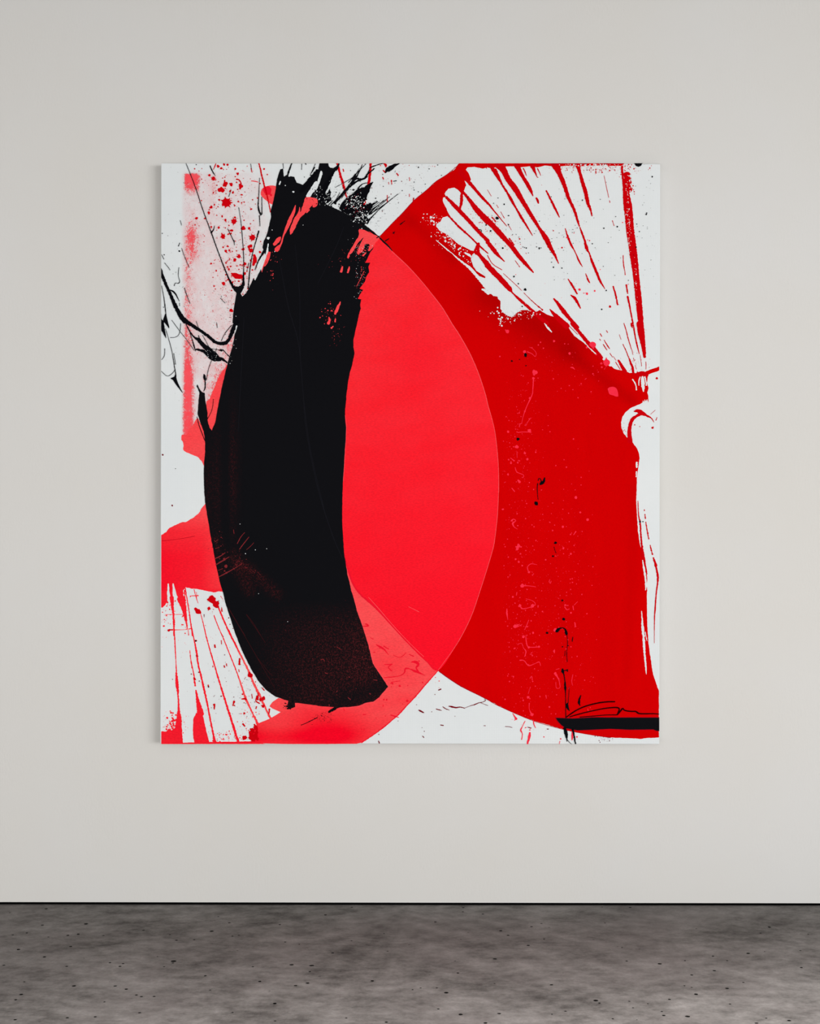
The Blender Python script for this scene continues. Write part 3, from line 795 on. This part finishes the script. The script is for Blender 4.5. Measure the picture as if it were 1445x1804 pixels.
faint = Layer('scratch_mark', M['dim'], 0.0020, 'faint scratch in the black stroke', split=('scratch_mark', 1, 'scratch_speckle'))
faint.strokes('''
G 840,1262,3 900,1340,3 960,1440,2
G 690,1210,3 760,1330,2 830,1445,2
I 690,110,3 820,330,3 930,520,4 1080,780,3
I 840,160,3 930,290,3 1000,395,3
I 930,520,2 1000,610,3 1060,680,2
J 318,650,2 320,760,2
J 45,790,3 47,850,2
''', .5)

ridge = Layer('ridge_line', M['ridge'], 0.0021, 'faint raised line in the black stroke', split=('ridge_line', 1, 'ridge_speckle'))
ridge.strokes('''
O 492,455,1.2 508,540,1.4 526,605,1.4 534,690,1.2 540,760,1.2 560,860,1.4 585,940,1.6 604,985,1.2
O 520,430,1.0 528,520,1.2 530,640,1.2 545,780,1.2 572,900,1.2
O 560,500,1.0 590,440,1.2 606,400,1.0
O 430,560,1.0 424,680,1.2 420,760,1.0
''', .3)

# --- red drops, upper left and lower left
drops = Layer('red_splatter', M['splat'], 0.0014, 'red splattered drops over the left side', stuff=True)
drops.dots('A 670,420,40 735,580,24 640,705,20 890,715,26 560,215,17', .4, star=3.4)
drops.dots('A 630,310,28 655,262,20 710,265,15 790,282,17 810,640,17 870,790,18 880,825,16 775,878,17 740,905,15 825,940,14 825,1020,13 710,1335,15 600,110,13 625,130,10 650,97,11 678,98,11 525,188,11 '
           '765,175,12 520,505,11 540,458,12 415,552,11 645,1105,15 487,555,9 540,625,9 605,632,10 863,637,12 715,655,13 680,790,9 665,832,11 695,825,9 565,1128,7 540,937,8 810,815,12 700,320,9 725,335,9 800,352,9 '
           '608,395,9 880,475,9 740,445,7 820,415,7 745,133,7 525,480,7 635,535,8 660,565,10 742,545,9 685,1075,10 775,1085,9 720,1095,8 815,1110,8 403,607,6 567,437,6 990,135,8 955,840,10 680,965,8 705,960,8 665,930,8 690,985,8 810,1195,6 '
           'G 410,1215,11 440,1240,14 540,1135,30 522,1215,14 580,1180,28 178,1400,10 I 875,668,20 960,880,14 985,870,16 980,935,16 825,1205,22 820,995,9 412,380,9 420,507,11 890,1140,20 915,1120,18 880,1180,22 912,1185,24 925,1160,16 870,1205,14 930,1210,16 900,1215,18', .45)
drops.strokes('''
A 755,222,10 775,225,10 792,250,9 795,285,12
A 905,865,20 912,900,34 898,950,18
A 715,1020,14 750,1040,46 800,1050,34
A 855,790,14 875,835,20
A 655,230,10 655,265,18
A 630,680,10 645,720,16
A 945,80,10 985,250,12 1015,360,10 1045,500,8
A 880,130,9 888,165,5
A 580,90,8 560,140,5
B 165,80,18 190,180,18 215,260,20 245,375,10
B 450,80,18 442,180,22 430,275,22
B 405,400,20 380,450,24
B 560,85,10 578,100,24 575,120,6
B 555,145,8 568,160,10
B 552,205,10 558,220,10
B 670,170,8 682,190,10
B 215,135,8 220,155,8
B 625,230,10 628,265,6
B 590,355,6 590,415,7
B 778,205,5 780,235,5
B 778,345,5 778,370,5
B 812,380,8 815,405,14
B 600,245,5 605,265,4
G 405,1215,20 430,1240,40 448,1250,20
G 540,1130,40 560,1150,26 580,1185,44 600,1200,20
I 630,95,4 632,125,12 636,135,4
I 570,415,12 575,435,14
I 627,375,7 628,410,5
I 782,530,12 780,580,18
I 775,625,8 778,645,5
I 735,895,20 725,930,10
I 567,920,18 568,960,8
I 515,755,10 518,775,8
I 800,875,8 830,870,18 840,880,8
I 930,850,14 920,890,10 950,910,12
I 975,780,8 990,800,10
I 1035,960,14 1030,1000,8
I 940,820,6 935,880,16
I 885,830,6 890,870,6
I 180,290,16 215,284,6
I 650,590,9 655,605,9
I 670,575,9 672,592,9
I 810,1085,14 825,1105,12
I 398,700,16 408,710,10
I 555,590,7 556,605,7
I 925,940,12 920,955,10
I 905,1090,10 925,1120,22 930,1150,10
I 865,1150,10 880,1200,18 890,1230,8
''', .7)
ins = lambda x, y: not (x > 455 and y > 470) and x + .35 * (y - 300) < 520
drops.cloud(170, 405, 335, 30, 30, .3, 1.3, ins); drops.cloud(230, 412, 440, 26, 50, .3, 1.4, ins); drops.cloud(150, 420, 470, 20, 30, .3, 1.5, ins); drops.cloud(70, 400, 540, 28, 30, .25, .9, ins)
drops.cloud(40, 405, 600, 20, 25, .3, .9); drops.cloud(26, 440, 1225, 12, 26, .4, 1.6); drops.cloud(30, 380, 1080, 24, 30, .3, 1.0)
maroon = Layer('maroon_splatter', M['maroon'], 0.0014, 'dark maroon flecks and dashes', stuff=True)
maroon.strokes('''
J 1025,798,8 1045,790,10
J 858,968,8 880,980,14 902,992,5
J 1003,958,6 1030,966,8 1052,971,4
J 1060,938,4 1085,956,8 1118,968,3
J 1113,935,8 1140,940,13 1175,946,12 1210,943,8 1248,952,6
J 1248,950,2 1300,930,4 1330,922,8 1370,905,6 1400,900,5 1425,885,5 1415,872,4
J 1380,905,3 1445,930,3
J 1040,1094,7 1066,1098,8
J 1408,1100,5 1425,1101,5
J 515,1228,6 523,1248,9
J 888,1186,5 902,1202,6
K 145,1107,5 180,1109,4 205,1116,4
K 335,1112,6 350,1117,8 370,1121,4
K 500,1129,6 515,1129,7
I 605,35,3 602,65,3
I 480,155,6 482,180,3
B 640,670,8 650,685,5
''', .6)
maroon.dots('D 130,1114,8 G 210,340,7 J 995,835,4 905,1148,4 885,1117,3 838,922,3 968,982,4 682,1060,3 1165,1020,3 518,1175,4 520,1140,3 I 410,381,8 436,648,6 440,722,5 518,770,6 625,850,6 690,185,5 700,240,5 725,275,4 643,342,4 372,662,5 655,500,4 213,707,4')
maroon.cloud(90, 400, 1220, 45, 60, .2, .7, lambda x, y: x < 395 + (y - 1060) * .45 + 20); maroon.cloud(60, 440, 1235, 16, 30, .2, .8); maroon.cloud(45, 1066, 1300, 12, 4.5, .2, .8)
maroon.cloud(50, 700, 330, 40, 35, .2, .8, lambda x, y: y < 410 - (x - 670) * .8, stretch=1.5, rot=1.4); maroon.cloud(20, 420, 1180, 16, 16, .2, .6)

# --- pink drops on the crimson
pink = Layer('pink_splatter', M['pink'], 0.0014, 'bright pink drops and threads over the crimson', stuff=True)
pink.dots('F 165,65,15 148,56,6 560,150,9 445,160,6 427,182,6 470,210,6 692,254,9 100,280,6 395,415,21 385,465,11 355,635,11 312,745,8 350,908,15 245,1045,15 312,1100,10 333,1152,10 195,1185,8 170,918,9 168,1280,8 252,1180,7 '
          '790,512,6 620,551,5 555,470,6 525,918,6 725,980,6 763,630,5 720,560,5 838,203,9 918,263,7 960,340,10 965,370,8 890,362,5 935,412,5 890,427,6 310,240,13 650,172,5 680,175,4 575,1205,5 665,1218,6 790,1305,5 245,920,5 '
          'C 777,1157,11 840,1192,10 905,1167,7 813,1187,5 668,716,7 862,742,5 845,735,4 730,678,4 1142,588,5 952,987,4 '
          'H 745,272,12 845,460,11 635,520,10 640,702,9 703,750,8 782,398,9 488,800,8 390,520,6 548,552,6 463,415,5 683,405,5 406,637,6 125,372,9 248,705,12 260,818,9 233,795,8 290,850,7 347,905,11 290,1020,15 210,1115,8 270,1190,12 378,1190,14 '
          '655,1185,9 703,1250,7 568,1190,5 228,1365,14 382,1420,8 568,1395,14 275,750,7 145,690,5 740,900,5 697,965,5 882,1018,5 750,1005,4 838,1258,6 K 345,435,9 432,430,9 300,345,12 440,853,6 520,940,7 340,860,12 298,885,7 372,1005,14 756,512,5 820,714,5 182,725,6 '
          '755,1195,6 475,1195,5 617,1212,6 920,370,4 785,585,4 893,690,4', .3)
pink.poly('f 280,250 310,232 345,240 362,265 355,295 340,305 332,330 322,318 300,295 278,275', .3)
pink.poly('f 455,480 480,462 494,430 505,455 535,475 540,505 525,530 495,545 470,585 462,585 490,545 465,525', .3)
pink.poly('f 512,830 530,812 575,806 610,815 630,840 638,865 646,928 620,930 580,915 535,900 522,870', .2)
pink.strokes('''
F 385,470,9 380,560,7 375,600,7 358,640,9 330,700,6 312,745,7 295,800,4 285,850,4
F 330,240,6 370,255,5 400,280,4 408,250,4 380,215,3 350,200,3
F 700,372,6 720,375,11 735,390,5
F 270,850,8 265,880,5
F 250,925,6 300,920,5 365,922,8
F 365,800,5 340,830,4 320,870,3
F 190,1140,5 222,1165,10
F 245,1085,4 247,1140,3
F 230,1220,5 245,1260,6 300,1285,5 295,1310,5
F 255,1330,14 268,1345,22
F 200,1395,6 225,1425,8
F 820,475,3 835,465,6
H 200,470,14 215,455,8 235,470,6 210,490,14 220,520,7 250,540,3
H 520,480,8 530,485,6
H 235,690,10 270,690,8 255,665,4 245,715,14
H 340,895,8 335,860,6 365,835,5 415,842,3
H 295,1020,10 350,1022,5 405,1030,4
H 245,1075,7 240,1105,4
H 525,965,4 518,985,6 530,1000,7 535,980,5
H 270,1180,10 290,1215,8 350,1205,5 400,1180,6 380,1150,4 320,1130,3
H 160,1215,6 160,1255,12 168,1310,3
H 720,1190,6 725,1225,8
H 760,1155,4 730,1185,4
H 345,1310,7 330,1350,5 310,1395,5
H 230,1365,12 270,1345,3
H 735,1330,7 740,1365,9
H 725,590,4 745,560,8
H 650,1200,8 670,1225,6 690,1215,5
K 320,330,4 325,390,8 345,432,6 432,432,6
K 250,410,5 285,402,4 300,440,4 322,470,10 310,515,5
K 270,545,10 305,548,7 345,590,8 400,572,4 435,560,6 445,592,4
K 555,470,8 565,455,6 562,480,10
K 570,655,22 590,690,10 602,715,7 610,775,4 580,780,4 575,730,4
K 575,625,4 605,615,4
K 720,665,4 710,720,5 718,760,3
K 690,775,8 685,790,6
K 355,700,6 370,680,5 375,715,5
K 360,770,3 340,830,4
K 350,910,8 350,960,4 370,1005,14
K 490,840,7 495,870,5
K 210,995,6 225,1020,10 238,1042,24
K 385,1055,8 390,1090,9 405,1120,4
K 315,1060,6 290,1110,6 278,1138,12 292,1170,6 285,1220,7
K 355,1160,16 350,1195,22 340,1230,16 333,1262,14
K 715,1155,10 715,1190,16 712,1225,5
K 610,1230,4 605,1258,4
K 845,955,5 850,975,4
K 230,245,12 235,265,8 290,240,3
K 740,235,8 738,265,7
K 160,130,8 162,170,4
''', .5)
onred = lambda x, y: x > 885 and y < 1288 and y > 560 + (x - 880) * .3
pink.cloud(320, 918, 960, 22, 170, .25, 1.3, onred); pink.cloud(230, 995, 1010, 26, 110, .25, 1.2, onred); pink.cloud(200, 925, 1130, 32, 60, .25, 1.2, onred)
pink.cloud(110, 915, 760, 22, 60, .25, 1.1, onred); pink.cloud(60, 1000, 640, 60, 40, .25, 1.1, lambda x, y: y > 560 + (x - 940) * .8); pink.cloud(40, 930, 1255, 22, 22, .25, 1.1, onred); pink.cloud(16, 1000, 500, 60, 30, .3, .8)
pink.cloud(30, 1018, 1180, 25, 50, .25, 1.0, onred)

# --- black drips, splashes and flecks
ink = Layer('black_splash', M['ink'], 0.0022, 'thrown black paint splash', split=('black_splash', 14, 'black_fleck'))
ink.strokes('''
l 170,30,24 195,130,38 250,260,36 300,370,42 350,490,48 420,620,56 480,690,64 540,725,46 620,780,40 700,830,36 780,890,38 850,950,36 910,975,42 990,970,44 1040,920,40 1080,820,50 1110,740,44 1150,700,50
l 275,290,10 330,318,20 370,370,15 405,440,5
l 408,460,3 410,500,3
l 490,730,10 550,840,15 600,900,22 650,930,46 700,990,50 780,1060,66 850,1130,84 900,1170,62 950,1175,36 1015,1222,12
l 600,1050,10 660,1058,28 730,1085,40 790,1145,46 850,1175,50 930,1190,24
l 650,870,5 658,910,14
l 540,840,6 570,930,9 590,1000,16 612,1075,6
l 310,680,2 420,830,3 500,930,4 595,1065,5
l 180,240,5 210,400,8 232,580,12
l 230,790,3 270,920,5 310,1070,6 345,1280,9 365,1400,10
l 175,1328,3 250,1390,5 310,1362,6 352,1308,5
l 424,720,2 415,810,3 395,870,3 350,898,3 290,902,3
l 400,10,2 393,110,4 411,190,7 390,212,8 355,208,6 340,245,7
l 470,268,6 500,360,7 542,468,2
l 265,5,5 285,35,3
l 1070,745,8 1000,830,7 970,880,5 940,945,4
l 770,1000,6 800,1040,9 860,1050,6 905,1058,8 940,1065,30 960,1060,16 1000,1100,8 1042,1145,12
l 700,870,4 740,940,5 780,1020,7
l 880,1040,4 865,1090,4
l 815,1195,3 775,1310,4 750,1445,3
l 720,1365,6 725,1400,32 728,1445,10
l 620,690,2 650,780,3
l 335,1100,2 358,1245,3
l 220,1040,2 215,1130,3 180,1185,2
l 880,710,2 890,780,2
l 930,400,4 960,435,5 990,462,3
l 200,510,3 210,520,4
D 483,435,6 485,455,20 490,500,9 488,545,10 478,575,4
D 420,790,4 440,870,6 490,1000,5
D 560,640,3 548,730,3 510,810,4
A 325,80,4 400,270,6 470,480,6 540,670,7 620,890,8 680,1040,11 730,1140,24
A 540,675,14 560,650,7 570,615,4
A 775,460,2 790,560,4 800,650,5 815,850,6 816,1000,7 812,1120,26
A 945,660,10 925,730,8 890,860,6 868,1000,8 855,1145,10
A 952,210,3 945,350,5 940,450,10 955,510,16 970,515,8 970,370,4
A 950,530,8 955,620,4
A 532,108,8 550,150,9 576,192,3
A 680,640,3 710,700,6 738,760,5
A 735,740,8 738,780,4
A 990,830,20 955,890,12 930,940,8 912,992,4
A 860,930,4 845,1000,3
A 278,570,3 290,612,3
A 290,805,2 320,890,3 355,972,3
A 120,860,2 140,900,3
A 145,930,3 190,985,4
A 262,790,5 275,760,4
A 690,370,3 710,310,4
A 875,90,3 885,140,2
A 1445,150,30 1330,290,40 1300,330,20
A 1150,85,3 1155,130,4
A 1225,85,8 1205,140,12 1190,190,14
A 1340,80,12 1345,95,8
A 1310,90,3 1308,140,2
A 1425,90,3 1380,190,2
A 1390,170,6 1420,120,8
B 180,90,10 130,170,20 80,260,40 20,370,40
B 380,95,4 340,180,10 290,250,20 200,350,10 140,420,16
B 410,90,3 350,150,5 290,210,4 150,290,3
B 440,140,6 400,210,16 330,240,14 260,290,22 200,360,8
B 320,180,14 300,230,24 330,215,16 380,220,12 420,200,10
B 480,130,8 440,165,10 410,185,5
B 560,85,5 520,95,8 490,105,3
B 470,245,5 430,285,40 400,330,60 340,370,80 280,420,90 210,460,44
B 400,330,50 390,380,44 380,440,10
B 200,460,20 260,490,30 330,510,50 390,560,60 420,580,40
B 695,88,5 650,105,24 600,135,34 572,166,8
B 665,100,3 640,130,6 600,160,3
B 685,345,3 560,440,4 470,530,8 410,590,18
B 640,380,3 530,460,5 440,520,10
B 610,370,2 500,450,4 420,500,8
B 545,415,4 480,470,8 430,520,14
B 480,420,6 420,470,14 370,500,20
B 460,440,8 400,500,16
B 510,410,5 450,450,10
B 670,235,6 640,238,5
B 150,430,14 160,400,8
B 240,330,3 170,400,8 140,430,6
B 90,440,8 130,400,4
B 500,720,8 520,705,10
B 575,745,10 605,725,6
B 640,680,8 655,665,3
B 700,605,8 740,575,4
B 1360,648,5 1388,652,6 1388,672,4
B 1270,380,8 1275,375,6
K 640,195,24 645,198,22
K 580,300,20 592,288,24 612,274,13 640,272,10 658,288,14 664,318,24 668,335,6
K 672,335,3 675,400,4 668,480,4 672,560,4
K 655,465,3 650,510,3
K 632,620,14 634,638,28 640,660,8
K 640,632,6 665,630,8 672,625,14 675,640,8
K 642,655,7 652,720,9 655,770,15 658,830,6 659,940,6 660,1035,7
K 690,770,3 682,870,3 680,910,4
K 678,905,5 670,930,24 682,960,14 692,975,4
K 788,842,6 775,875,14 772,905,20 780,928,8
K 650,1120,24 662,1165,30 667,1200,14 670,1235,4
K 668,1210,3 690,1240,3 715,1262,3
K 718,1130,18 728,1175,13 738,1230,11 745,1265,7
K 720,345,4 715,385,8
H 480,105,10 472,135,18 455,152,32 442,160,14
H 425,130,5 430,110,6 445,115,6 455,140,10
H 422,150,6 418,190,6 420,240,4 425,290,5
H 560,690,3 568,720,3 578,745,3
J 95,985,16 150,955,16
''', .75)
ink.poly('B 190,440 205,420 250,375 290,350 330,312 380,290 425,288 436,300 425,345 410,385 385,440 430,432 450,420 470,440 450,480 432,510 420,545 400,570 398,612 350,585 300,550 262,520 205,492 180,470', .9, True)
ink.poly('B 15,405 55,345 85,335 100,300 112,330 105,375 118,395 90,420 60,432', .8, True)
ink.strokes('''
B 620,395,2 520,480,4 455,545,6 420,600,10
B 585,395,2 505,465,4 450,520,6
B 560,400,2 480,470,4
B 525,415,2 470,455,4 430,490,6
B 500,405,2 450,450,4
B 430,250,4 380,262,8 340,300,10
B 355,130,2 320,180,4 260,250,6
B 300,250,4 240,310,6 180,390,10
B 190,330,3 150,400,5 110,440,8
B 265,300,2 200,385,4
B 520,95,4 470,112,10 440,128,6
''', .8)
ink.poly('l 235,585 212,640 202,690 238,735 275,782 265,720 248,650', .3)
ink.poly('l 173,600 180,670 205,690 218,780 237,908 200,845 173,790', .5)
ink.poly('D 238,428 228,452 195,465 215,480 250,530 300,588 275,540 250,480', .3)
ink.poly('C 1238,80 1312,80 1300,105 1278,115 1255,108', .2, True)
ink.broken('I 1250,1112,8 1330,1085,5 1445,1030,7', .6)
ink.cloud(40, 509, 1243, 4, 3.5, .4, 1.5)
ink.dots('C 77,551,13 125,806,8 313,1157,10 320,1160,7 220,1047,7 258,1107,6 1394,200,6 1343,520,6 1347,508,5 983,637,6 1097,623,6 885,768,5 555,967,6 627,975,5 175,530,6 137,434,6 435,808,7 450,803,4 412,795,4 325,805,5 965,1325,6 290,1300,6 22,660,7 801,398,5 1257,797,6 1263,601,4 1285,665,4 '
         '1003,1165,6 437,577,4 174,606,5 47,425,4 85,380,4 310,800,4 540,925,4 H 412,320,16 573,657,12 551,770,7 630,1145,8 500,1420,9 1315,477,5 1290,477,8 F 320,268,14 202,318,8 322,358,6 254,980,12 268,305,4 K 503,313,9 632,430,6 680,420,5 '
         'A 272,830,7 142,862,5 125,680,4 415,97,4 190,990,3 312,1300,3 B 855,120,5 945,133,4 1018,100,4 1050,188,4 818,245,4 1428,610,6 1090,478,4 815,385,4 G 238,27,3')
ink.cloud(170, 960, 420, 80, 60, .2, .75, lambda x, y: x - 790 > (y - 300) * .95); ink.cloud(60, 690, 330, 45, 40, .2, .8, lambda x, y: y < 400 - (x - 670) * .8)
ink.cloud(90, 640, 370, 22, 16, .25, 1.1); ink.cloud(110, 617, 352, 20, 14, .3, 1.5); ink.cloud(60, 420, 540, 20, 30, .2, .7, lambda x, y: x < 415); ink.cloud(30, 1140, 420, 12, 70, .2, .6)
ink.cloud(60, 560, 335, 20, 16, .3, 1.3); ink.cloud(50, 310, 500, 14, 90, .2, .5); ink.cloud(30, 630, 1265, 30, 5, .2, .5, lambda x, y: x < 560 + 25); ink.cloud(60, 570, 1263, 9, 5, .2, .6)

bar = Layer('black_bar', M['black'], 0.0018, 'horizontal black bar above the lower right corner', {'grain': lambda x, y: 0.0})
bar.poly('k 116,690 300,697 500,685 800,687 1215,687 1215,828 1185,826 1150,812 900,815 700,806 500,815 350,822 225,800 180,770 140,728', 0.15, True)
barr = Layer('signature_underpaint', M['ruby'], 0.0014, 'dark red halo round the black bar')
barr.poly('k 110,684 300,690 500,679 800,681 1215,681 1215,834 1185,832 1150,818 900,821 700,812 500,821 350,828 220,806 174,774 132,730', 0.1, True)
sg = Layer('signature', M['sign'], 0.0024, 'handwritten dark signature over the black bar')
sg.strokes('''
k 225,685,10 280,645,13 340,607,12 430,567,13 560,533,14 660,520,14 742,518,13
k 262,680,9 320,662,11 420,635,11 520,612,11 620,592,12 700,582,13 755,580,14 785,586,15 790,600,14 780,630,14 768,658,10
k 768,658,10 640,660,9 500,672,9 370,682,8
k 772,655,10 800,622,13 818,596,16 830,590,16 838,604,13 870,616,13 920,621,13 965,622,14 985,636,17 1010,645,14 1080,646,13 1150,645,11 1212,650,9
''', .12)

for lay in (veil, coral, crim, ray, bare, lens, edge, marks, arc, black, gapc, gapw, scr, faint, ridge, drops, maroon, pink, ink, flk, redf, barr, bar, sg):
    lay.build()
